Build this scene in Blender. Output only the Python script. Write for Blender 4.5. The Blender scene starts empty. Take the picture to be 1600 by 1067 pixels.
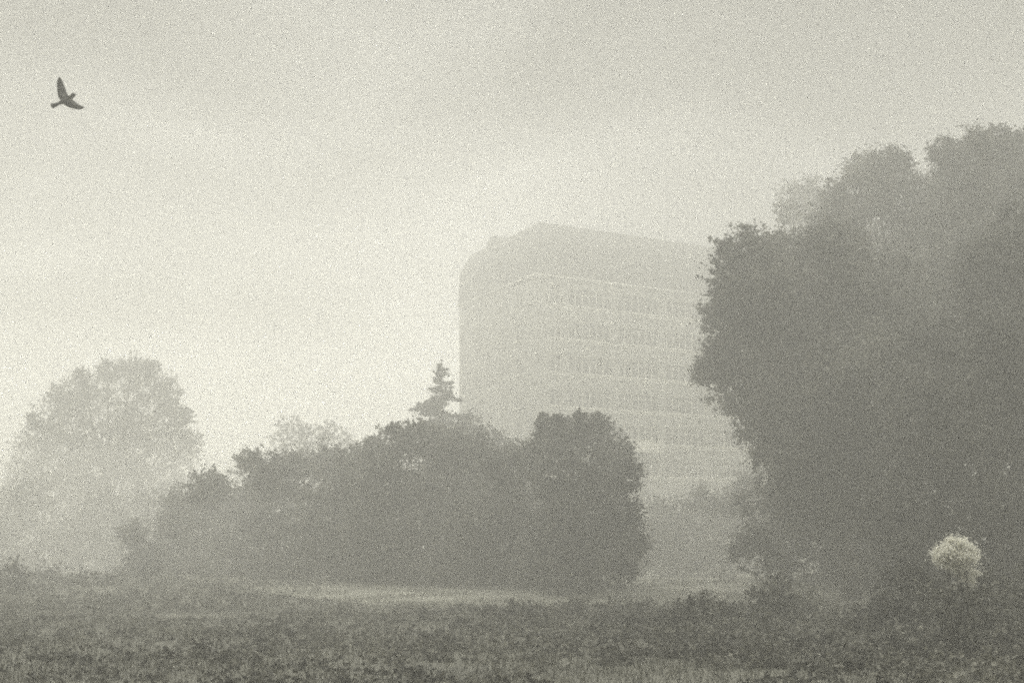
import bpy, math, random
import numpy as np
from mathutils import Vector

SC = bpy.context.scene
COL = SC.collection
random.seed(7)

# ------------------------------------------------------------------ camera, sky, sun, exposure
EYE = 1.6
F_PX = 1918.0                      # focal length in pixels of the 1600 px wide photograph
cam_data = bpy.data.cameras.new("camera")
cam = bpy.data.objects.new("camera", cam_data)
COL.objects.link(cam)
cam.location = (0, 0, EYE)
cam.rotation_euler = (math.radians(90), 0, 0)
cam_data.sensor_width = 36
cam_data.lens = 36 * F_PX / 1600
cam_data.shift_y = (865 - 533.5) / 1600
cam_data.clip_start = 0.1
cam_data.clip_end = 4000
SC.camera = cam

SUN_EL, SUN_AZ = 17.0, -8.0       # low behind the scene, veiled by the fog (azimuth from +Y, + = right)
world = bpy.data.worlds.new("World")
SC.world = world
world.use_nodes = True
wn, wl = world.node_tree.nodes, world.node_tree.links
wn.clear()
w_out = wn.new("ShaderNodeOutputWorld")
w_bg = wn.new("ShaderNodeBackground")
sky = wn.new("ShaderNodeTexSky")
sky.sky_type = 'NISHITA'
sky.sun_disc = False
sky.sun_elevation = math.radians(SUN_EL)
sky.sun_rotation = math.radians(SUN_AZ)
sky.air_density = 1.0
sky.dust_density = 6.0
sky.ozone_density = 1.0
bw = wn.new("ShaderNodeRGBToBW")
wl.new(sky.outputs[0], bw.inputs[0])
# a veil of overcast: soft cloud banks, levelling the sky to one pale warm grey
w_tc = wn.new("ShaderNodeTexCoord")
w_map = wn.new("ShaderNodeMapping")
w_map.inputs['Scale'].default_value = (1.0, 1.0, 2.2)
w_map.inputs['Location'].default_value = (0.35, 0.2, 0.62)
w_no = wn.new("ShaderNodeTexNoise")
w_no.inputs['Scale'].default_value = 3.4
w_no.inputs['Detail'].default_value = 4.0
w_no.inputs['Roughness'].default_value = 0.45
w_no.inputs['Distortion'].default_value = 0.4
w_r = wn.new("ShaderNodeMapRange")
w_r.inputs['From Min'].default_value = 0.3
w_r.inputs['From Max'].default_value = 0.7
w_r.inputs['To Min'].default_value = 0.2
w_r.inputs['To Max'].default_value = 1.8
wl.new(w_tc.outputs['Generated'], w_map.inputs[0])
wl.new(w_map.outputs[0], w_no.inputs['Vector'])
wl.new(w_no.outputs[0], w_r.inputs[0])
w_lv = wn.new("ShaderNodeMath"); w_lv.operation = 'POWER'; w_lv.inputs[1].default_value = 0.15
wl.new(bw.outputs[0], w_lv.inputs[0])
w_mu = wn.new("ShaderNodeMath"); w_mu.operation = 'MULTIPLY'
wl.new(w_lv.outputs[0], w_mu.inputs[0]); wl.new(w_r.outputs[0], w_mu.inputs[1])
w_k = wn.new("ShaderNodeMath"); w_k.operation = 'MULTIPLY'; w_k.inputs[1].default_value = 6.9
wl.new(w_mu.outputs[0], w_k.inputs[0])
# an overcast sky is brightest overhead
w_sep = wn.new("ShaderNodeSeparateXYZ"); wl.new(w_tc.outputs['Generated'], w_sep.inputs[0])
w_el = wn.new("ShaderNodeMapRange"); w_el.interpolation_type = 'SMOOTHSTEP'
w_el.inputs['From Min'].default_value = 0.42; w_el.inputs['From Max'].default_value = 0.85
w_el.inputs['To Min'].default_value = 0.09; w_el.inputs['To Max'].default_value = 2.9
wl.new(w_sep.outputs['Z'], w_el.inputs[0])
w_z = wn.new("ShaderNodeMath"); w_z.operation = 'MULTIPLY'
w_h = wn.new("ShaderNodeMapRange"); w_h.interpolation_type = 'SMOOTHSTEP'      # lighter air under the cloud deck
w_h.inputs['From Min'].default_value = 0.14; w_h.inputs['From Max'].default_value = 0.38
w_h.inputs['To Min'].default_value = 0.22; w_h.inputs['To Max'].default_value = 0.0
wl.new(w_sep.outputs['Z'], w_h.inputs[0])
w_a = wn.new("ShaderNodeMath"); w_a.operation = 'ADD'
wl.new(w_h.outputs[0], w_a.inputs[0]); wl.new(w_el.outputs[0], w_a.inputs[1])
wl.new(w_k.outputs[0], w_z.inputs[0]); wl.new(w_a.outputs[0], w_z.inputs[1])
w_tint = wn.new("ShaderNodeVectorMath"); w_tint.operation = 'SCALE'
w_tint.inputs[0].default_value = (1.0, 0.992, 0.915)
wl.new(w_z.outputs[0], w_tint.inputs['Scale'])
wl.new(w_tint.outputs[0], w_bg.inputs[0])
w_bg.inputs[1].default_value = 0.12
wl.new(w_bg.outputs[0], w_out.inputs[0])

sun_d = bpy.data.lights.new("sun", 'SUN')
sun_d.energy = 1.3
sun_d.angle = math.radians(20)
sun_d.color = (1.0, 0.975, 0.90)
sun = bpy.data.objects.new("sun", sun_d)
COL.objects.link(sun)
sv = Vector((math.sin(math.radians(SUN_AZ)) * math.cos(math.radians(SUN_EL)),
             math.cos(math.radians(SUN_AZ)) * math.cos(math.radians(SUN_EL)),
             math.sin(math.radians(SUN_EL))))
sun.rotation_euler = sv.to_track_quat('Z', 'Y').to_euler()
sun.location = (-30, 0, 60)

SC.view_settings.view_transform = 'Standard'
SC.view_settings.look = 'None'
SC.view_settings.gamma = 1.0
SC.view_settings.exposure = 0.0
cy = SC.cycles
cy.filter_width = 2.0
cy.use_denoising = False           # the photograph is grainy: keep the sampling grain of the fog
cy.max_bounces = 8
cy.diffuse_bounces = 5
cy.volume_bounces = 5
cy.transmission_bounces = 3
cy.transparent_max_bounces = 6
cy.use_adaptive_sampling = True
cy.adaptive_threshold = 0.045
cy.adaptive_min_samples = 12

HAZE_DENSITY = 0.0100

# ------------------------------------------------------------------ helpers
def at(px, py, d):
    """a photograph pixel at a distance (metres along the view) -> world point"""
    return Vector(((px - 800) / F_PX * d, d, EYE + (865 - py) / F_PX * d))

def put(o, label=None, cat=None, group=None, kind=None):
    if label: o['label'] = label
    if cat: o['category'] = cat
    if group: o['group'] = group
    if kind: o['kind'] = kind
    return o

def empty(name, loc):
    o = bpy.data.objects.new(name, None)
    o.location = loc
    o.empty_display_size = 0.5
    COL.objects.link(o)
    return o

def mesh_obj(name, verts, faces, mat, parent=None, origin=(0, 0, 0), smooth=False):
    """verts in world coordinates; moved to the origin of the thing they belong to"""
    v = np.asarray(verts, dtype=np.float32) - np.asarray(origin, dtype=np.float32)
    me = bpy.data.meshes.new(name)
    if isinstance(faces, np.ndarray):
        n, k = faces.shape
        me.vertices.add(len(v)); me.vertices.foreach_set('co', v.ravel())
        me.loops.add(n * k); me.loops.foreach_set('vertex_index', faces.astype(np.int32).ravel())
        me.polygons.add(n)
        me.polygons.foreach_set('loop_start', np.arange(0, n * k, k, dtype=np.int32))
        me.polygons.foreach_set('loop_total', np.full(n, k, dtype=np.int32))
        me.update(calc_edges=True)
    else:
        me.from_pydata([tuple(x) for x in v], [], faces)
        me.update()
    if smooth:
        me.polygons.foreach_set('use_smooth', np.ones(len(me.polygons), dtype=bool))
    me.materials.append(mat)
    o = bpy.data.objects.new(name, me)
    COL.objects.link(o)
    if parent is not None:
        o.parent = parent
    else:
        o.location = origin
    return o

class MB:
    """collects simple solids into one mesh"""
    def __init__(s): s.v, s.f = [], []
    def hexa(s, pts):
        b = len(s.v); s.v += [tuple(p) for p in pts]
        s.f += [[b+i for i in q] for q in ((0,3,2,1),(4,5,6,7),(0,1,5,4),(1,2,6,5),(2,3,7,6),(3,0,4,7))]
    def box(s, x0, x1, y0, y1, z0, z1):
        s.hexa([(x0,y0,z0),(x1,y0,z0),(x1,y1,z0),(x0,y1,z0),(x0,y0,z1),(x1,y0,z1),(x1,y1,z1),(x0,y1,z1)])
    def tube(s, pts, rads, n=8):
        pts = [Vector(p) for p in pts]
        b0 = len(s.v)
        for i, p in enumerate(pts):
            t = (pts[min(i+1, len(pts)-1)] - pts[max(i-1, 0)]).normalized()
            u = t.cross(Vector((0.31, 0.95, 0.07))).normalized(); w = t.cross(u)
            for k in range(n):
                a = 2*math.pi*k/n
                s.v.append(tuple(p + (u*math.cos(a) + w*math.sin(a))*rads[i]))
        for i in range(len(pts)-1):
            for k in range(n):
                a, c = b0+i*n+k, b0+i*n+(k+1) % n
                s.f.append([a, c, c+n, a+n])
        s.f.append([b0+k for k in range(n)][::-1])
        s.f.append([b0+(len(pts)-1)*n+k for k in range(n)])
    def build(s, name, mat, parent=None, origin=(0,0,0), smooth=False):
        return mesh_obj(name, s.v, s.f, mat, parent, origin, smooth)

# ------------------------------------------------------------------ materials
def mat_base(name):
    m = bpy.data.materials.new(name); m.use_nodes = True
    return m, m.node_tree.nodes, m.node_tree.links, m.node_tree.nodes['Principled BSDF']

def noise_mat(name, c0, c1, scale, rough=0.85, detail=6, bump=0.0, spec=0.3, lo=0.35, hi=0.65, scale2=None):
    m, n, l, p = mat_base(name)
    tc = n.new('ShaderNodeTexCoord')
    no = n.new('ShaderNodeTexNoise'); no.inputs['Scale'].default_value = scale; no.inputs['Detail'].default_value = detail
    l.new(tc.outputs['Object'], no.inputs['Vector'])
    r = n.new('ShaderNodeValToRGB')
    r.color_ramp.elements[0].position = lo; r.color_ramp.elements[0].color = (*c0, 1)
    r.color_ramp.elements[1].position = hi; r.color_ramp.elements[1].color = (*c1, 1)
    src = no.outputs[0]
    if scale2:
        n2 = n.new('ShaderNodeTexNoise'); n2.inputs['Scale'].default_value = scale2; n2.inputs['Detail'].default_value = 3
        l.new(tc.outputs['Object'], n2.inputs['Vector'])
        mx = n.new('ShaderNodeMix'); mx.inputs[0].default_value = 0.5
        l.new(no.outputs[0], mx.inputs[2]); l.new(n2.outputs[0], mx.inputs[3]); src = mx.outputs[0]
    l.new(src, r.inputs[0]); l.new(r.outputs[0], p.inputs['Base Color'])
    p.inputs['Roughness'].default_value = rough
    p.inputs['Specular IOR Level'].default_value = spec
    if bump:
        b = n.new('ShaderNodeBump'); b.inputs['Strength'].default_value = bump; b.inputs['Distance'].default_value = 0.05
        l.new(no.outputs[0], b.inputs['Height']); l.new(b.outputs[0], p.inputs['Normal'])
    return m

def leaf_mat(name, dark, light, trans=0.25):
    """per-leaf colour variation, a little light through the leaf"""
    m, n, l, p = mat_base(name)
    g = n.new('ShaderNodeNewGeometry')
    tc = n.new('ShaderNodeTexCoord')
    no = n.new('ShaderNodeTexNoise'); no.inputs['Scale'].default_value = 0.55; no.inputs['Detail'].default_value = 5; no.inputs['Roughness'].default_value = 0.65
    l.new(tc.outputs['Object'], no.inputs['Vector'])
    st = n.new('ShaderNodeMapRange'); st.inputs['From Min'].default_value = 0.36; st.inputs['From Max'].default_value = 0.66
    l.new(no.outputs[0], st.inputs[0])
    ad = n.new('ShaderNodeMath'); ad.operation = 'ADD'
    l.new(g.outputs['Random Per Island'], ad.inputs[0]); l.new(st.outputs[0], ad.inputs[1])
    r = n.new('ShaderNodeValToRGB')
    r.color_ramp.elements[0].position = 0.35; r.color_ramp.elements[0].color = (*dark, 1)
    r.color_ramp.elements[1].position = 1.0; r.color_ramp.elements[1].color = (*light, 1)
    hf = n.new('ShaderNodeMath'); hf.operation = 'MULTIPLY'; hf.inputs[1].default_value = 0.62
    l.new(ad.outputs[0], hf.inputs[0]); l.new(hf.outputs[0], r.inputs[0])
    l.new(r.outputs[0], p.inputs['Base Color'])
    p.inputs['Roughness'].default_value = 0.6
    p.inputs['Specular IOR Level'].default_value = 0.25
    tr = n.new('ShaderNodeBsdfTranslucent'); l.new(r.outputs[0], tr.inputs[0])
    mx = n.new('ShaderNodeMixShader'); mx.inputs[0].default_value = trans
    l.new(p.outputs[0], mx.inputs[1]); l.new(tr.outputs[0], mx.inputs[2])
    l.new(mx.outputs[0], n['Material Output'].inputs['Surface'])
    return m

LEAF = leaf_mat('leaf_broad', (0.022, 0.022, 0.018), (0.24, 0.236, 0.20))
LEAF_DARK = leaf_mat('leaf_dark', (0.018, 0.018, 0.015), (0.17, 0.167, 0.142))
LEAF_LIGHT = leaf_mat('leaf_light', (0.035, 0.035, 0.029), (0.24, 0.237, 0.20))
NEEDLE = leaf_mat('needle', (0.03, 0.031, 0.026), (0.075, 0.074, 0.062), 0.1)
PETAL = leaf_mat('petal', (0.74, 0.73, 0.66), (0.86, 0.85, 0.78), 0.5)
BARK = noise_mat('bark', (0.035, 0.033, 0.028), (0.10, 0.095, 0.08), 6, bump=0.6)
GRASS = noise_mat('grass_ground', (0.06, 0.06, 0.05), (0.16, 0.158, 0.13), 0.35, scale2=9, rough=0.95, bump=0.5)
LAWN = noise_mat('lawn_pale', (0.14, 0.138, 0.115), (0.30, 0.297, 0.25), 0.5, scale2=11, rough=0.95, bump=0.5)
BLADE = leaf_mat('grass_blade', (0.045, 0.045, 0.036), (0.13, 0.128, 0.10))
BLADE_PALE = leaf_mat('grass_blade_pale', (0.07, 0.069, 0.057), (0.34, 0.336, 0.28))
RENDER_W = noise_mat('wall_render', (0.24, 0.238, 0.218), (0.33, 0.327, 0.30), 0.6, scale2=7, rough=0.9, bump=0.15)
SLATE = noise_mat('roof_slate', (0.05, 0.05, 0.046), (0.09, 0.089, 0.082), 1.2, scale2=14, rough=0.7, bump=0.3)
WHITE = noise_mat('white_paint', (0.68, 0.67, 0.6), (0.78, 0.77, 0.7), 3, rough=0.5)
CONC = noise_mat('concrete_band', (0.55, 0.545, 0.50), (0.66, 0.655, 0.60), 2, rough=0.85)
FEATHER = noise_mat('feather', (0.035, 0.035, 0.032), (0.075, 0.073, 0.066), 12, rough=0.7)
HORN = noise_mat('horn', (0.05, 0.05, 0.045), (0.08, 0.078, 0.07), 20, rough=0.4)
gm, gn, gl, gp = mat_base('window_glass')
gno = gn.new('ShaderNodeTexNoise'); gno.inputs['Scale'].default_value = 0.55
gr = gn.new('ShaderNodeValToRGB')
gr.color_ramp.elements[0].color = (0.006, 0.006, 0.006, 1); gr.color_ramp.elements[1].color = (0.11, 0.109, 0.10, 1)
gr.color_ramp.elements[0].position = 0.4; gr.color_ramp.elements[1].position = 0.72
gtc = gn.new('ShaderNodeTexCoord'); gl.new(gtc.outputs['Object'], gno.inputs['Vector'])
gl.new(gno.outputs[0], gr.inputs[0]); gl.new(gr.outputs[0], gp.inputs['Base Color'])
gp.inputs['Roughness'].default_value = 0.3
gp.inputs['Specular IOR Level'].default_value = 0.2
GLASS = gm

# ------------------------------------------------------------------ terrain
def ground_z(x, y):
    t = min(1.0, max(0.0, (y-35)/17))
    return 0.55*t*t*(3-2*t) + (0.10*math.sin(x*0.11+1.3)*math.sin(y*0.09) + 0.05*math.sin(x*0.31+y*0.23))

NG = 150
gx = np.sign(np.linspace(-1, 1, NG)) * np.abs(np.linspace(-1, 1, NG))**1.7 * 395
gy = np.concatenate([np.linspace(-195, 0, 12), np.linspace(2, 120, 120), np.linspace(128, 395, 28)])
GV = [(x, y, ground_z(x, y)) for y in gy for x in gx]
GF = np.array([[j*NG+i, j*NG+i+1, (j+1)*NG+i+1, (j+1)*NG+i] for j in range(len(gy)-1) for i in range(NG-1)])
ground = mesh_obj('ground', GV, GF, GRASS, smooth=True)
put(ground, kind='structure')

# the pale open lawn in front of the hedge: a sheet a little above the rough ground
LV, LF = [], []
LXN, LYN = 90, 16
def lawn_near(x):  return 35.5 + 0.6*math.sin(x*0.35) + 0.35*math.sin(x*1.3+2) + 0.25*math.sin(x*3.1) + 0.75*max(0.0, -x-2.0)**1.25
def lawn_far(x):   return 74 + 2*math.sin(x*0.2)
for j in range(LYN):
    for i in range(LXN):
        x = -14 + 56*i/(LXN-1)
        t = j/(LYN-1)
        y = lawn_near(x)*(1-t) + lawn_far(x)*t
        LV.append((x*(0.6+0.4*y/40), y, ground_z(x*(0.6+0.4*y/40), y)+0.012))
for j in range(LYN-1):
    for i in range(LXN-1):
        a = j*LXN+i; LF.append([a, a+1, a+LXN+1, a+LXN])
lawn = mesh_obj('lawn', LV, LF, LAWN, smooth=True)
put(lawn, kind='structure')

# ------------------------------------------------------------------ foliage
def leaves(centres, radii, counts, size, rng, flat=0.0, squash=0.85):
    """rhombic leaves scattered through clumps -> verts, quads"""
    c = np.repeat(np.asarray(centres), counts, axis=0)
    r = np.repeat(np.asarray(radii), counts)
    n = len(c)
    d = rng.normal(size=(n, 3)); d /= np.linalg.norm(d, axis=1)[:, None]
    d[:, 2] *= squash
    rad = r * (0.08 + 0.82*np.abs(rng.normal(size=n)))
    p = c + d*rad[:, None]
    s = size*(0.55 + 0.9*rng.random(n))
    a = rng.normal(size=(n, 3)); a[:, 2] *= 0.7; a /= np.linalg.norm(a, axis=1)[:, None]
    b = np.cross(a, rng.normal(size=(n, 3))); b /= np.linalg.norm(b, axis=1)[:, None] + 1e-9
    nn = np.cross(a, b)
    A, B = a*s[:, None], b*(s*0.36)[:, None]
    v = np.empty((n, 4, 3))
    v[:, 0] = p - A*0.5; v[:, 1] = p + B + nn*(s*0.08)[:, None]
    v[:, 2] = p + A*0.5; v[:, 3] = p - B + nn*(s*0.08)[:, None]
    f = np.arange(n*4).reshape(n, 4)
    return v.reshape(-1, 3), f

def crown_clumps(blobs, d, rng, clump=0.34, per=26, depth=0.7, fronds=2):
    """main masses of a crown (pixel x, y, radius at distance d) broken up into clumps"""
    C, R, M = [], [], []
    for (px, py, rp, *o) in blobs:
        k = d*(1 + 0.09*rng.uniform(-1, 1)) + (o[0] if o else 0)
        c = np.array(at(px, py, k)); rr = rp/F_PX*k
        M.append((c, rr))
        n = int(per*1.7)
        dirs = rng.normal(size=(n, 3)); dirs /= np.linalg.norm(dirs, axis=1)[:, None]
        dirs[:, 1] *= depth
        rad = rr*(0.20+0.74*rng.random(n)**0.6)
        C.append(c + dirs*rad[:, None]); R.append(rr*clump*(0.45+0.75*rng.random(n)**1.5))
        ns = int(per*2.2)                       # small sprays breaking the outline
        dirs = rng.normal(size=(ns, 3)); dirs /= np.linalg.norm(dirs, axis=1)[:, None]; dirs[:, 1] *= depth
        C.append(c + dirs*(rr*(0.80+0.38*rng.random(ns)**1.3))[:, None]); R.append(rr*(0.05+0.09*rng.random(ns)))
        for _ in range(fronds):                 # long twigs feathering the outline
            v = rng.normal(size=3); v[1] *= depth; v[2] = abs(v[2])*0.8+0.15*v[2]; v /= np.linalg.norm(v)
            ln = rr*(1.12+0.3*rng.random()); w = rng.normal(size=3)*0.12
            q = np.linspace(0.75*rr, ln, 6)[:, None]
            C.append(c + v*q + w*(q-0.75*rr)); R.append(rr*np.array([.11, .10, .085, .07, .055, .04]))
    return np.concatenate(C), np.concatenate(R), M

def plant(name, label, cat, blobs, d, leaf=0.10, cover=5.0, mat=LEAF, seed=1, group=None, base=None,
          trunk=0.18, clump=0.34, per=26, depth=0.7, crown_name='crown', trunk_name='trunk', twigs=0, fronds=2):
    rng = np.random.default_rng(seed)
    C, R, M = crown_clumps(blobs, d, rng, clump, per, depth, fronds)
    mid = sum(m[0] for m in M)/len(M)
    bx = mid[0] if base is None else (base-800)/F_PX*d
    org = Vector((bx, d, ground_z(bx, d)))
    root = put(empty(name, org), label, cat, group)
    C[:, 2] = np.maximum(C[:, 2], R*0.5 + 0.05)
    cnt = np.maximum(5, (R*R*math.pi*cover/(0.36*leaf*leaf)*0.34).astype(int))
    V, F = leaves(C, R, cnt, leaf, rng)
    V[:, 2] = np.maximum(V[:, 2], 0.03 + 0.05*rng.random(len(V)))
    mb = MB()
    # trunk with a slight bend, limbs reaching into every mass, twigs to many clumps
    top = max(M, key=lambda m: m[0][2])[0]
    low = min(m[0][2]-m[1] for m in M)
    fork_z = max(0.35, min(low*0.9 + 0.6, mid[2]*0.6))
    fork = Vector((bx*0.7+mid[0]*0.3, d, fork_z))
    mb.tube([org + Vector((0,0,-0.25)), org + Vector((0.03,0,fork_z*0.4)), fork, Vector(mid)*0.6+fork*0.4, Vector(mid)],
            [trunk*1.35, trunk*1.05, trunk*0.85, trunk*0.6, trunk*0.35], 9)
    for c, rr in M:
        c = Vector(c)
        s = fork.lerp(Vector(mid), rng.random()*0.7)
        m1 = s.lerp(c, 0.5) + Vector((0, 0, rr*0.12))
        mb.tube([s, m1, c], [trunk*0.42, trunk*0.28, trunk*0.15], 6)
        idx = rng.permutation(len(C))
        near = [i for i in idx if np.linalg.norm(C[i]-np.array(c)) < rr*1.05][:7+twigs]
        for i in near:
            e = Vector(C[i])
            mb.tube([c, c.lerp(e, 0.5)+Vector((0,0,0.06*rr)), e + (e-c)*0.2], [trunk*0.13, trunk*0.08, trunk*0.02+0.004], 4)
    mesh_obj(crown_name, V, F, mat, root, org)
    mb.build(trunk_name, BARK, root, org, smooth=True)
    return root

# ---- the great trees on the right
plant('broad_tree', 'big near tree whose rounded crown overlaps the right end of the building', 'tree',
      [(1165,405,52),(1225,400,48),(1135,500,45),(1175,470,70),(1255,470,85),(1120,570,42),(1170,580,70),(1260,600,95),
       (1345,470,90),(1360,600,95),(1225,690,62),(1320,720,95),(1145,450,35),(1420,560,90),(1200,650,55),
       (1300,400,55),(1265,780,62,1.0),(1215,520,46),(1240,530,60),(1350,770,60),(1290,700,80),(1400,480,80),(1420,720,80)],
      40, leaf=0.088, cover=4.6, mat=LEAF, seed=11, base=1330, trunk=0.30, clump=0.33, per=30, fronds=5)
plant('broad_tree', 'tall tree rising behind the big near tree, its round top beside the gap of sky', 'tree',
      [(1370,285,52),(1452,318,24,5),(1462,278,15,6),(1455,296,18,6),(1440,345,30),(1325,315,45),(1415,320,48),(1300,360,50),(1370,380,70),(1450,390,60),(1395,262,32),(1345,268,28),
       (1440,480,80),(1330,450,60)],
      54, leaf=0.105, cover=4.0, mat=LEAF, seed=12, base=1390, trunk=0.30, per=26)
plant('broad_tree', 'faint feathery tree showing above the left shoulder of the big near tree', 'tree',
      [(1245,310,32),(1275,300,26),(1300,312,30),(1228,330,20),(1260,345,36),(1300,360,40),(1320,420,60),(1270,440,50),(1330,520,70)],
      74, leaf=0.16, cover=2.6, mat=LEAF, seed=13, base=1300, trunk=0.25, per=20)
plant('broad_tree', 'tallest tree, with a flat topped crown cut off by the right edge of the photo', 'tree',
      [(1500,245,42),(1550,240,42),(1595,250,42),(1475,240,26),(1520,330,62),(1595,340,75),(1655,300,80),(1560,440,85),(1480,385,55),(1510,400,50),(1500,300,50),(1550,290,50),(1600,300,50),
       (1500,440,65),(1640,470,100),(1530,222,22),(1580,225,24)],
      46, leaf=0.095, cover=4.4, mat=LEAF, seed=14, base=1600, trunk=0.34, per=28)
plant('broad_tree', 'dark low branched tree filling the right edge below the tallest crown', 'tree',
      [(1560,420,70),(1620,370,80),(1510,560,85),(1600,560,95),(1440,640,75),(1500,640,70),(1530,690,90),(1560,620,70),(1620,720,90),(1470,760,80),
       (1560,810,75),(1400,800,65),(1630,840,80),(1480,860,60),(1540,880,60),(1610,890,60),(1420,870,45)],
      33, leaf=0.082, cover=4.2, mat=LEAF_DARK, seed=15, base=1590, trunk=0.22, per=26)
plant('shrub', 'dark tall shrub under the left side of the big near tree', 'shrub',
      [(1200,790,50),(1250,840,60),(1190,860,50),(1320,850,65),(1390,870,60),(1240,760,45),(1300,800,55),(1220,890,36),(1290,895,36),(1360,895,36),(1430,890,40),(1440,840,50),(1380,810,50)],
      46, leaf=0.10, cover=3.6, mat=LEAF, seed=16, base=1270, trunk=0.07, crown_name='foliage', trunk_name='stem', per=24)

# ---- the far tree on the left
plant('broad_tree', 'large pale tree with a ragged domed crown, alone in the fog at left', 'tree',
      [(205,590,34),(235,610,38),(150,612,40),(108,618,30),(78,655,32),(56,700,32),(205,575,18),(262,615,24),(40,735,34),(150,670,70),(220,680,65),
       (265,660,36),(280,710,34),(100,720,60),(190,750,75),(270,770,50),(115,790,65),(18,770,28),(236,578,16),(168,580,16),(128,590,14),(90,618,14),(52,660,14),(300,690,18),(285,650,14)],
      104, leaf=0.17, cover=1.8, mat=LEAF, seed=21, base=170, trunk=0.34, per=26, clump=0.30, twigs=6, fronds=9)
plant('shrub', 'pale bush in the fog at the left edge, below the ragged domed tree', 'shrub',
      [(10,800,48),(70,830,52),(130,850,50),(190,830,45),(-30,840,55),(230,800,40),(160,800,40),(20,865,40),(100,870,40),(175,870,40),(-30,880,40),(60,770,34)],
      78, leaf=0.16, cover=2.8, mat=LEAF, seed=22, base=90, trunk=0.10, crown_name='foliage', trunk_name='stem', per=20)
plant('broad_tree', 'faint small tree peeping over the hedge left of the pointed conifer', 'tree',
      [(455,668,20),(440,690,20),(480,682,20),(512,672,16),(535,690,20),(500,700,30),(460,720,35),(530,730,35)],
      112, leaf=0.22, cover=2.0, mat=LEAF, seed=23, base=490, trunk=0.2, per=16)
plant('shrub', 'hazy bush crown between the pointed conifer and the dark bush', 'shrub',
      [(735,678,32),(770,700,30),(710,690,30),(740,730,50),(800,720,32),(690,740,45),(790,770,45)],
      66, leaf=0.15, cover=3.2, mat=LEAF, seed=24, base=745, trunk=0.14, crown_name='foliage', trunk_name='stem', per=20)

# ---- the middle belt of bushes
G = 'bushes massed in front of the building'
plant('shrub', 'leftmost bush of the middle belt, sloping down to the lawn', 'shrub',
      [(240,850,45),(300,790,42),(325,765,36),(370,790,55),(230,890,40),(310,860,62),(380,860,60),(205,835,22),(270,815,30),(215,905,28),(270,905,32),(330,905,34),(390,900,36)],
      57, leaf=0.11, cover=4.2, mat=LEAF, seed=31, group=G, base=310, trunk=0.08, crown_name='foliage', trunk_name='stem')
plant('shrub', 'bush of the middle belt standing under the faint small tree', 'shrub',
      [(410,735,36),(450,740,42),(510,730,42),(550,720,34),(430,800,62),(510,800,68),(450,865,58),(540,860,58),(385,720,18),(430,895,34),(490,895,34),(545,893,32)],
      55, leaf=0.10, cover=4.4, mat=LEAF, seed=32, group=G, base=480, trunk=0.10, crown_name='foliage', trunk_name='stem')
plant('shrub', 'broad bush of the middle belt, highest at its right under the pointed conifer', 'shrub',
      [(600,705,34),(640,690,34),(690,700,42),(735,705,38),(570,740,36),(630,770,72),(710,780,72),(600,850,66),(690,860,66),(760,750,40),(560,780,46),(575,830,50),(590,760,46),(520,850,46),(615,672,12),(655,665,12),(590,890,32),(640,890,34),(700,892,34),(745,890,28)],
      51, leaf=0.10, cover=4.4, mat=LEAF, seed=33, group=G, base=660, trunk=0.12, crown_name='foliage', trunk_name='stem')
plant('shrub', 'dark low bush in the dip between the broad bush and the flat topped bush', 'shrub',
      [(790,730,36),(820,720,34),(770,790,60),(830,800,58),(780,865,55),(850,850,50),(740,840,50),(770,893,30),(820,893,30)],
      48, leaf=0.095, cover=4.4, mat=LEAF, seed=34, group=G, base=795, trunk=0.08, crown_name='foliage', trunk_name='stem')
plant('shrub', 'flat topped dark bush in front of the building, rounded off at its right', 'shrub',
      [(856,680,28),(895,690,34),(930,682,32),(880,740,55),(945,740,45),(960,720,22),(900,810,70),(965,800,45),(880,870,52),(950,870,52),(848,655,10),(912,664,18),(940,662,15),(905,650,9),(872,656,9),(846,662,8),(932,651,7),(870,668,18),(890,672,24),(958,700,30),(978,745,30),(850,705,28),(860,893,30),(910,895,32),(965,892,30),(990,850,28)],
      44, leaf=0.09, cover=4.6, mat=LEAF_DARK, seed=35, group=G, base=915, trunk=0.10, crown_name='foliage', trunk_name='stem')
plant('shrub', 'hazy low bush at the foot of the facade, right of the flat topped bush', 'shrub',
      [(1055,812,34),(1100,800,36),(1140,795,34),(1175,770,34),(1030,850,42),(1080,855,44),(1130,840,44),(1170,825,42),(1000,865,35),(1050,880,35),(1120,885,38),(1180,880,36),(1030,800,22),(1160,790,26)],
      63, leaf=0.13, cover=3.6, mat=LEAF, seed=36, group=G, base=1090, trunk=0.06, crown_name='foliage', trunk_name='stem')

# ---- the foreground growth
G = 'low bushes in the foreground'
def low(label, blobs, d, seed, mat=LEAF_DARK, leaf=0.065, cover=3.4, per=24):
    plant('low_bush', label, 'bush', blobs, d, leaf=leaf, cover=cover, mat=mat, seed=seed, group=G,
          trunk=0.022, crown_name='foliage', trunk_name='stem', per=per)
low('low dark bush in the middle foreground, in front of the pale lawn',
    [(770,972,22),(810,962,26),(850,975,30),(893,960,28),(940,972,30),(960,958,20),(720,982,16)], 27, 41, cover=2.2)
low('low dark bush in the foreground right of centre, round and thick',
    [(1000,980,28),(1050,978,34),(1100,958,34),(1135,968,30),(1080,995,34)], 24, 42, cover=2.6)
low('straggly pale leaved bush in front of the round thick dark bush',
    [(1040,1005,20),(1070,1000,18),(1150,985,24),(1190,975,26),(1210,1000,24),(1120,1012,22)], 21, 43, mat=LEAF_LIGHT, cover=1.6, per=16)
low('bush with pale shoots in the foreground below the big near tree',
    [(1215,925,26),(1245,935,30),(1200,940,36),(1260,960,44),(1300,985,40)], 26, 44, mat=LEAF_LIGHT, cover=1.7)
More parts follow.
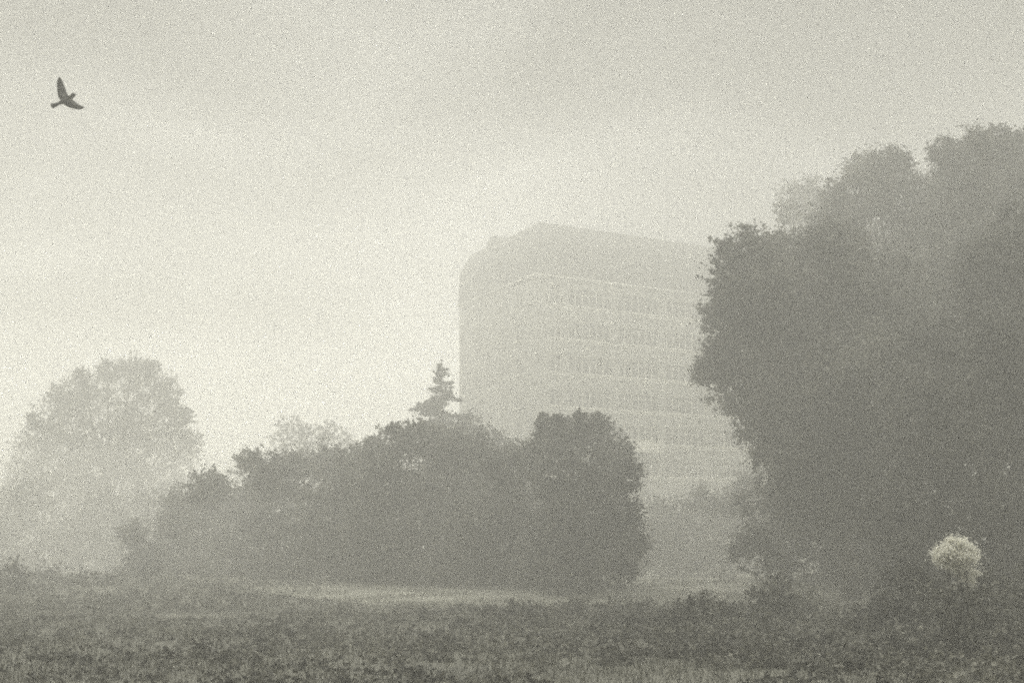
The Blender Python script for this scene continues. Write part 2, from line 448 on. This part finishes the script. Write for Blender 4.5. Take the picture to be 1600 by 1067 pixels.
low('dark bush at the bottom, left below the round cream bush',
    [(1360,985,44),(1420,960,44),(1440,905,36),(1390,940,34),(1470,985,46),(1400,895,22)], 23, 45)
low('bush with pale shoots directly under the round cream bush',
    [(1500,960,44),(1540,930,40),(1580,950,46),(1480,940,32),(1620,930,50),(1560,990,50)], 21, 46, mat=LEAF_LIGHT, cover=3.2)
low('dark bush filling the bottom right corner',
    [(1500,1040,55),(1580,1050,60),(1400,1050,55),(1320,1050,50),(1640,1020,60)], 17, 47)
low('low dark bush at the bottom edge, right of centre, before the straggly one',
    [(1000,1045,34),(1060,1040,38),(1120,1035,40),(1190,1040,42),(1250,1030,38)], 18, 50, cover=3.0)
low('low dark bush at the bottom left of centre',
    [(270,1032,22),(320,1026,26),(350,1038,24),(225,1045,16),(385,1048,14)], 18.0, 48, cover=1.6, per=14)
low('dark bush at the left edge of the foreground',
    [(20,905,30),(80,912,32),(130,918,30),(-30,905,34),(60,925,30),(170,922,26)], 46, 49, leaf=0.10, cover=2.4)

# ---- the round cream bush
def round_bush():
    d = 17.5
    c = np.array(at(1493, 866, d)); r = 34/F_PX*d
    org = Vector((c[0]+0.05, d, ground_z(c[0], d)))
    root = put(empty('flowering_bush', org), 'small round cream coloured bush head, bright against the dark foliage at right', 'bush')
    rng = np.random.default_rng(5)
    C, R = [], []
    for k in range(70):
        v = rng.normal(size=3); v /= np.linalg.norm(v)
        v[2] *= 0.9
        C.append(c + v*np.array([1.08, 1, 0.92])*r*(0.35+0.45*rng.random()**0.5)); R.append(r*0.25)
    for k in range(9):                       # a looser tail of blossom at its lower right
        C.append(c + np.array([r*(0.2+0.75*rng.random()), 0.2*rng.normal()*r, -r*(0.75+0.5*rng.random())])); R.append(r*0.2)
    V, F = leaves(C, R, [260]*70+[110]*9, 0.034, rng)
    mesh_obj('blossom', V, F, PETAL, root, org)
    mb = MB()
    for k in range(7):
        a = k*0.9
        e = Vector(c)+Vector((math.cos(a), math.sin(a), -0.2))*r*0.5
        s = org+Vector((math.cos(a)*0.06, math.sin(a)*0.06, -0.1))
        mb.tube([s, s.lerp(e, 0.5)+Vector((math.cos(a)*0.05, math.sin(a)*0.05, 0)), e], [0.018, 0.014, 0.008], 6)
    mb.build('stem', BARK, root, org, smooth=True)
    C2 = [org + Vector((rng.normal()*0.34, rng.normal()*0.25, 0.1+0.95*rng.random()**1.3)) for _ in range(60)]
    V, F = leaves(np.array(C2), [0.14]*60, [34]*60, 0.06, rng)
    mesh_obj('foliage', V, F, LEAF, root, org)
round_bush()

# ---- the conifer
def conifer(d=74.0, px=690, top_py=563, seed=3):
    top = at(px, top_py, d)
    org = Vector((top.x, d, ground_z(top.x, d)))
    root = put(empty('conifer', org), 'slim pointed conifer standing against the left edge of the building', 'tree')
    rng = np.random.default_rng(seed)
    H = top.z - org.z
    mb = MB()
    mb.tube([org+Vector((0,0,-0.3)), org+Vector((0,0,H*0.5)), top], [0.2, 0.12, 0.015], 8)
    C, R, N = [], [], []
    z = 1.2
    while z < H-0.15:
        t = (H-z)
        L = min(2.8, 0.2+t*0.50)
        for k in range(rng.integers(2, 4)):
            a = rng.random()*2*math.pi
            l = L*(0.5+0.75*rng.random()**1.6)
            s = org + Vector((0, 0, max(0.6, z-0.12*rng.random())))
            e = s + Vector((math.cos(a)*l, math.sin(a)*l, (-0.28+0.22*rng.random())*l + 0.05))
            m = s.lerp(e, 0.55)+Vector((0,0,-0.06*l))
            mb.tube([s, m, e], [0.035, 0.02, 0.006], 4)
            nn = max(2, int(l/0.22))
            for q in range(nn):
                f = (q+0.8)/nn
                C.append(np.array(s.lerp(m, f*2) if f < .5 else m.lerp(e, f*2-1))); R.append((0.15+0.16*(1-f)*l/2+0.03)*min(1.0, 0.3+t/3.5)); N.append(int(46*min(1.0, 0.4+t/4)))
        z += 0.115
    C.append(np.array(top)); R.append(0.07); N.append(14)
    V, F = leaves(C, R, N, 0.13, rng, squash=0.6)
    mesh_obj('foliage', V, F, NEEDLE, root, org)
    mb.build('trunk', BARK, root, org)
conifer()

# ------------------------------------------------------------------ rough grass (nobody could count it)
def grass():
    rng = np.random.default_rng(77)
    n = 90000
    y = 13 + 27*rng.random(n)**0.8
    x = (rng.random(n)-0.5)*2*(y*0.44+0.5)
    keep = rng.random(n) < np.clip(0.6+0.5*np.sin(x*0.9)*np.sin(y*0.8+1), 0.15, 1)
    x, y = x[keep], y[keep]; n = len(x)
    z = 0.10*np.sin(x*0.11+1.3)*np.sin(y*0.09) + 0.05*np.sin(x*0.31+y*0.23)
    h = 0.06+0.13*rng.random(n)**2
    a = rng.random(n)*math.pi; w = 0.008
    lx, ly = rng.normal(size=n)*0.05, rng.normal(size=n)*0.05
    v = np.empty((n, 3, 3))
    v[:, 0] = np.stack([x-np.cos(a)*w, y-np.sin(a)*w, z-0.02], 1)
    v[:, 1] = np.stack([x+np.cos(a)*w, y+np.sin(a)*w, z-0.02], 1)
    v[:, 2] = np.stack([x+lx, y+ly, z+h], 1)
    o = mesh_obj('rough_grass', v.reshape(-1, 3), np.arange(n*3).reshape(n, 3), BLADE)
    put(o, 'rough uneven grass covering the dark foreground', 'grass', kind='stuff')
grass()

def lawn_grass():
    rng = np.random.default_rng(78)
    n = 60000
    y = 35 + 17*rng.random(n)
    x = -16 + 44*rng.random(n)
    lim = np.array([lawn_near(a/(0.6+0.4*b/40)) for a, b in zip(x, y)])
    k = (y > lim-1.2) & (rng.random(n) < 0.45+0.5*np.sin(x*1.3+2*np.sin(y)))
    x, y = x[k], y[k]; n = len(x)
    z = np.array([ground_z(a, b) for a, b in zip(x, y)])
    h = 0.05+0.16*rng.random(n)**2
    a = rng.random(n)*math.pi; w = 0.013
    v = np.empty((n, 3, 3))
    v[:, 0] = np.stack([x-np.cos(a)*w, y-np.sin(a)*w, z], 1)
    v[:, 1] = np.stack([x+np.cos(a)*w, y+np.sin(a)*w, z], 1)
    v[:, 2] = np.stack([x+rng.normal(size=n)*0.05, y+rng.normal(size=n)*0.05, z+h], 1)
    o = mesh_obj('lawn_grass', v.reshape(-1, 3), np.arange(n*3).reshape(n, 3), BLADE_PALE)
    put(o, 'pale tufted grass on the open strip before the bushes', 'grass', kind='stuff')
lawn_grass()

def undergrowth():
    from mathutils import noise as N
    rng = np.random.default_rng(91)
    C, R, K = [], [], []
    for _ in range(5200):
        y = 12.8 + 21.7*rng.random()**0.85
        x = (rng.random()-0.5)*2*(y*0.43+0.4)
        px = 800 + x/y*F_PX
        h = 0.5+0.5*N.noise(Vector((x*0.30, y*0.22, 3.1))) + 0.35*N.noise(Vector((x*1.1, y*0.9, 7.7)))
        side = min(1.0, max(0.0, (px-350)/800))
        top = max(0.0, h-0.25)*(0.22+0.62*side)
        if y > 31: top *= (35-y)/4
        if top < 0.04 or rng.random() > 0.35+side: continue
        z = ground_z(x, y) + top*rng.random()**0.7
        C.append((x, y, z)); R.append(0.05+0.11*rng.random()); K.append(26)
    for _ in range(3600):                    # along the foot of the bushes and over the slope at left
        y = 34 + 15*rng.random()
        x = (rng.random()-0.5)*2*(y*0.43+0.4)
        px = 800 + x/y*F_PX
        h = 0.5+0.5*N.noise(Vector((x*0.25, y*0.2, 5.1))) + 0.3*N.noise(Vector((x*0.9, y*0.7, 1.7)))
        left = min(1.0, max(0.0, (560-px)/260))
        foot = max(0.0, (y-45.5)/3.5)
        near = max(0.0, 1-(y-34)/5.0)*0.6
        top = max(0.0, h-0.2)*(0.75*left + 0.45*foot + 0.4*near)
        if top < 0.05 or rng.random() > 0.15+max(left, foot, near): continue
        z = ground_z(x, y) + top*rng.random()**0.7
        C.append((x, y, z)); R.append(0.10+0.14*rng.random()); K.append(26)
    V, F = leaves(np.array(C), R, K, 0.065, rng, squash=0.9)
    o = mesh_obj('undergrowth', V, F, LEAF)
    put(o, 'tangled leafy weeds covering the foreground, thickest at right', 'weeds', kind='stuff')
undergrowth()

# ------------------------------------------------------------------ the building
def building():
    A = math.atan2(0.4702, 0.8826)
    corner = Vector((2.15, 111, 0.0))
    root = put(empty('apartment_building', corner),
               'tall apartment block with rows of windows and a dark mansard top, fading in fog', 'building')
    root.rotation_euler = (0, 0, A)
    # local axes: +X along the long facade (away, to the right), +Y along the end wall (away, to the left)
    L, W, ZW, ZM, ZT = 46.0, 16.0, 26.9, 30.2, 32.0
    SILL = [2.8, 5.9, 9.0, 12.05, 15.1, 18.2, 21.3, 24.35]
    HWIN = 1.65
    groups = [(1.5, 2.7)] + [(3.45+5.45*k, 8.05+5.45*k) for k in range(8)]
    groups = [g for g in groups if g[1] < L-0.5]
    T = 0.32                                  # wall thickness shown in the reveals
    mb = MB()
    # long facade: piers between the window groups, bands between storeys
    def wall_with_holes(u0, u1, holes_u, put_box):
        zs = [(-0.4, SILL[0])]
        for k, s in enumerate(SILL):
            top = SILL[k+1] if k+1 < len(SILL) else ZW
            zs.append((s+HWIN, top))
        for a, b in zs: put_box(u0, u1, a, b)
        cur = u0
        for (a, b) in holes_u + [(u1, u1)]:
            for s in SILL:
                if a > cur: put_box(cur, a, s, s+HWIN)
            cur = b
    wall_with_holes(0, L, groups, lambda a, b, z0, z1: mb.box(a, b, 0, T, z0, z1))
    ends = [(2.6, 4.0), (5.6, 7.0), (11.2, 12.6)]
    wall_with_holes(T, W-T, ends, lambda a, b, z0, z1: mb.box(0, T, a, b, z0, z1))
    mb.box(0, L, W-T, W, -0.4, ZW)
    mb.box(L-T, L, T, W-T, -0.4, ZW)
    mb.box(T, L-T, T, W-T, ZW-0.3, ZW-0.02)
    mb.build('wall', RENDER_W, root)
    # dark core just behind the glass
    # roof: steep slated mansard, then a short slope to the flat top
    e = 0.10
    def ring(i, z): return [(i, i, z), (L-i, i, z), (L-i, W-i, z), (i, W-i, z)]
    r = MB()
    rings = [ring(-e, ZW), ring(0.05, ZM-0.1), ring(0.85, ZT-0.12), ring(1.2, ZT)]
    for q in rings: r.v += q
    r.f.append([3, 2, 1, 0])
    for k in range(3):
        for j in range(4):
            r.f.append([k*4+j, k*4+(j+1) % 4, (k+1)*4+(j+1) % 4, (k+1)*4+j])
    r.f.append([12, 13, 14, 15])
    roof = r.build('roof', SLATE, root)
    # an eyebrow dormer on the end slope, a chimney and a gutter line
    dm = MB()
    n = 12; yc, hw = 9.6, 1.7
    for xx in (0.5, 3.2):
        for k in range(n+1):
            a = math.pi*k/n
            dm.v.append((xx, yc+hw*math.cos(a), ZM+0.6+1.75*math.sin(a)))
    for k in range(n): dm.f.append([k, k+1, n+1+k+1, n+1+k])
    dm.f.append(list(range(n+1))[::-1]); dm.f.append([n+1+k for k in range(n+1)])
    dm.f.append([0, n+1, 2*n+1, n])
    dm.build('dormer', SLATE, roof)
    g = MB(); g.box(-0.22, L+0.2, -0.22, -0.11, ZW-0.12, ZW+0.03); g.box(-0.22, -0.11, -0.105, W+0.2, ZW-0.12, ZW+0.03)
    g.build('gutter', CONC, roof)
    # string courses under the sills
    for s in SILL:
        b = MB()
        b.box(0.9, L-0.3, -0.06, -0.003, s-0.34, s-0.12)
        b.build('string_course', CONC, root)
    # windows: each group one window with frame, sill and panes
    def window(u0, u1, s, n, axis):
        f, gl_, si = MB(), MB(), MB()
        def bx(m, a, b, d0, d1, z0, z1):
            if axis == 0: m.box(a, b, d0, d1, z0, z1)
            else: m.box(d0, d1, a, b, z0, z1)
        z0, z1, t = s, s+HWIN, 0.075
        bx(f, u0+.003, u1-.003, 0.10, 0.19, z0+.003, z0+t); bx(f, u0+.003, u1-.003, 0.10, 0.19, z1-t, z1-.003)
        w = (u1-u0-0.006)/n
        for k in range(n+1):
            c = u0+.003+k*w
            a = max(u0+.003, c-t/2); b = min(u1-.003, c+t/2)
            if k == 0: b = a+t
            if k == n: a = b-t
            bx(f, a, b, 0.103, 0.187, z0+t, z1-t)
        for k in range(n):
            a = u0+.003+k*w+t/2; b = a+w-t
            bx(f, a+0.02, b-0.02, 0.12, 0.17, z0+HWIN*0.68, z0+HWIN*0.68+0.04)
            bx(gl_, a+0.001, b-0.001, 0.135, 0.15, z0+t, z1-t)
        bx(si, u0-0.12, u1+0.12, -0.16, -0.002, s-0.10, s-0.01)
        win = f.build('window', WHITE, root)
        gl_.build('pane', GLASS, win)
        si.build('sill', WHITE, win)
    for s in SILL:
        for i, (a, b) in enumerate(groups):
            window(a, b, s, 2 if i == 0 else 6, 0)
    for s in SILL[3:]:
        for (a, b) in ends: window(a, b, s, 2, 1)
    for s in SILL[:3]:
        for (a, b) in ends: window(a, b, s, 2, 1)
    # balconies: pale panels in the bay beside the second group
    for (u0, u1, zs) in ((9.0, 13.2, SILL[3]), (9.0, 13.2, SILL[1]), (30.9, 35.0, SILL[4])):
        b = MB()
        zf = zs-0.75
        b.box(u0, u1, -1.15, -0.065, zf-0.14, zf)
        b.box(u0, u1, -1.15, -1.09, zf+0.05, zf+0.95)
        b.box(u0, u0+0.06, -1.085, -0.065, zf+0.05, zf+0.95)
        b.box(u1-0.06, u1, -1.085, -0.065, zf+0.05, zf+0.95)
        b.box(u0-0.03, u1+0.03, -1.19, -1.05, zf+0.955, zf+1.0)
        b.build('balcony', WHITE, root)
    # plinth
    return root
building()

# ------------------------------------------------------------------ the bird
def bird():
    d = 15.0
    K = d/F_PX/10.67                      # metres per zoomed pixel
    org = at(104, 157, d)
    def P(u, v, y=0.0): return Vector(((u-680)*K, y, -(v-605)*K))
    mb = MB()
    # body from tail root to crown of the head
    path = [(540,660,.0),(590,642,.0),(640,622,-.0),(690,600,-.0),(735,572,-.0),(765,545,-.0),(785,525,-.0),(805,510,0),(818,505,0)]
    rad = [18, 32, 46, 52, 44, 33, 34, 34, 18]
    mb.tube([P(*p) for p in path], [r*K for r in rad], 12)
    # tail: a closed fan
    tail = [((560,632),(585,672)),((520,645),(552,690)),((480,655),(515,712)),((440,655),(470,735)),((410,672),(442,742))]
    # wings as ribs: leading edge, trailing edge, depth (far wing raised away, near wing towards the viewer)
    up = [((745,560),(600,640),0.0),((705,525),(560,585),.03),((672,475),(520,520),.06),((640,405),(505,455),.08),((618,345),(496,385),.09),((600,300),(490,310),.09),((578,240),(496,258),.085),((554,200),(524,204),.08)]
    dn = [((775,585),(600,655),0.0),((812,622),(655,692),-.03),((850,655),(710,730),-.06),((890,688),(775,760),-.09),((935,718),(850,784),-.11),((978,738),(915,796),-.12),((1022,762),(978,792),-.125)]
    def sheet(ribs, t0, t1):
        n = len(ribs); b = len(mb.v); M = 7
        for i, rb in enumerate(ribs):
            (a, c) = rb[0], rb[1]; y = rb[2] if len(rb) > 2 else 0
            th = (t0*(1-i/(n-1)) + t1*i/(n-1))
            for sgn in (1, -1):
                for k in range(M):
                    f = k/(M-1)
                    q = P(a[0]*(1-f)+c[0]*f, a[1]*(1-f)+c[1]*f, y)
                    q.y = q.y*0.6 + sgn*th*0.75*(math.sin(math.pi*(f*0.8+0.12))*0.5+0.12) - 0.012*math.sin(math.pi*f)
                    mb.v.append(tuple(q))
        W = 2*M
        for i in range(n-1):
            for k in range(M-1):
                p = b+i*W+k
                mb.f.append([p, p+1, p+W+1, p+W])
                p2 = b+i*W+M+k
                mb.f.append([p2+1, p2, p2+W, p2+W+1])
            mb.f.append([b+i*W, b+(i+1)*W, b+(i+1)*W+M, b+i*W+M])
            p, q = b+i*W+M-1, b+i*W+2*M-1
            mb.f.append([p, q, q+W, p+W])
        for i in (0, n-1):
            loop = [b+i*W+k for k in range(M)] + [b+i*W+M+k for k in range(M)][::-1]
            mb.f.append(loop if i else loop[::-1])
    sheet(up, 0.035, 0.014)
    sheet(dn, 0.035, 0.014)
    sheet([(a, b_, 0.0) for a, b_ in tail], 0.02, 0.012)
    root = put(empty('bird', org), 'dark bird in flight with both wings spread, high in the sky at upper left', 'bird')
    body = mb.build('body', FEATHER, root)
    rm = body.modifiers.new('fuse', 'REMESH'); rm.mode = 'VOXEL'; rm.voxel_size = 0.0032; rm.use_smooth_shade = True
    bk = MB(); bk.tube([P(812,508), P(838,515), P(852,524)], [10*K, 6*K, 1.5*K], 8)
    bk.build('beak', HORN, root, smooth=True)
bird()

# ------------------------------------------------------------------ the fog
def haze():
    m = bpy.data.materials.new('haze'); m.use_nodes = True
    n, l = m.node_tree.nodes, m.node_tree.links
    n.remove(n['Principled BSDF'])
    v = n.new('ShaderNodeVolumePrincipled')
    v.inputs['Color'].default_value = (0.995, 0.99, 0.955, 1)
    v.inputs['Density'].default_value = HAZE_DENSITY
    v.inputs['Anisotropy'].default_value = 0.45
    l.new(v.outputs[0], n['Material Output'].inputs['Volume'])
    mb = MB(); mb.box(-400, 400, -200, 400, -1.4, 34.0)
    o = mb.build('haze', m)
    put(o, 'pale fog lying over the whole place', 'fog', kind='stuff')
    # a thicker bank of mist lying low between the bushes and the building
    m2 = bpy.data.materials.new('mist'); m2.use_nodes = True
    n, l = m2.node_tree.nodes, m2.node_tree.links
    n.remove(n['Principled BSDF'])
    v = n.new('ShaderNodeVolumePrincipled')
    v.inputs['Color'].default_value = (0.995, 0.99, 0.955, 1)
    v.inputs['Density'].default_value = 0.008
    v.inputs['Anisotropy'].default_value = 0.45
    l.new(v.outputs[0], n['Material Output'].inputs['Volume'])
    nu, nv = 40, 20
    m3 = m2.copy(); m3.name = 'mist_thin'
    [q for q in m3.node_tree.nodes if q.type == 'PRINCIPLED_VOLUME'][0].inputs['Density'].default_value = 0.013
    for (cx, cy_, cz, rx, ry, rz, sd, mm, lab) in (
            (-24, 84, 1.6, 30, 20, 7.0, 1, m2, 'thicker low bank of mist between the bushes and the building'),
            (-21, 58, 3.2, 13, 10, 4.0, 2, m2, 'drift of mist over the slope at lower left'),
            (-6, 51, 0.6, 32, 9.5, 3.6, 4, m3, 'thin ground mist veiling the foot of the middle bushes'),
            (10.5, 57, 2.0, 9, 5.5, 4.6, 3, m3, 'drift of mist before the facade, right of the flat topped bush')):
        V, F = [], []
        for j in range(nv+1):
            th = math.pi*j/nv
            for i in range(nu):
                a = 2*math.pi*i/nu
                k = 1+0.10*math.sin(3*a+sd)+0.07*math.sin(5*a+2*th+sd)+0.06*math.sin(7*th+2*a)
                if j in (0, nv): k = 1
                V.append((cx+math.sin(th)*math.cos(a)*rx*k, cy_+math.sin(th)*math.sin(a)*ry*k,
                          max(-1.2-0.02*sd, cz+math.cos(th)*rz*k)))
        for j in range(nv):
            for i in range(nu):
                F.append([j*nu+i, j*nu+(i+1) % nu, (j+1)*nu+(i+1) % nu, (j+1)*nu+i][::-1])
        o = mesh_obj('mist_bank', V, F, mm)
        put(o, lab, 'mist', kind='stuff')
haze()
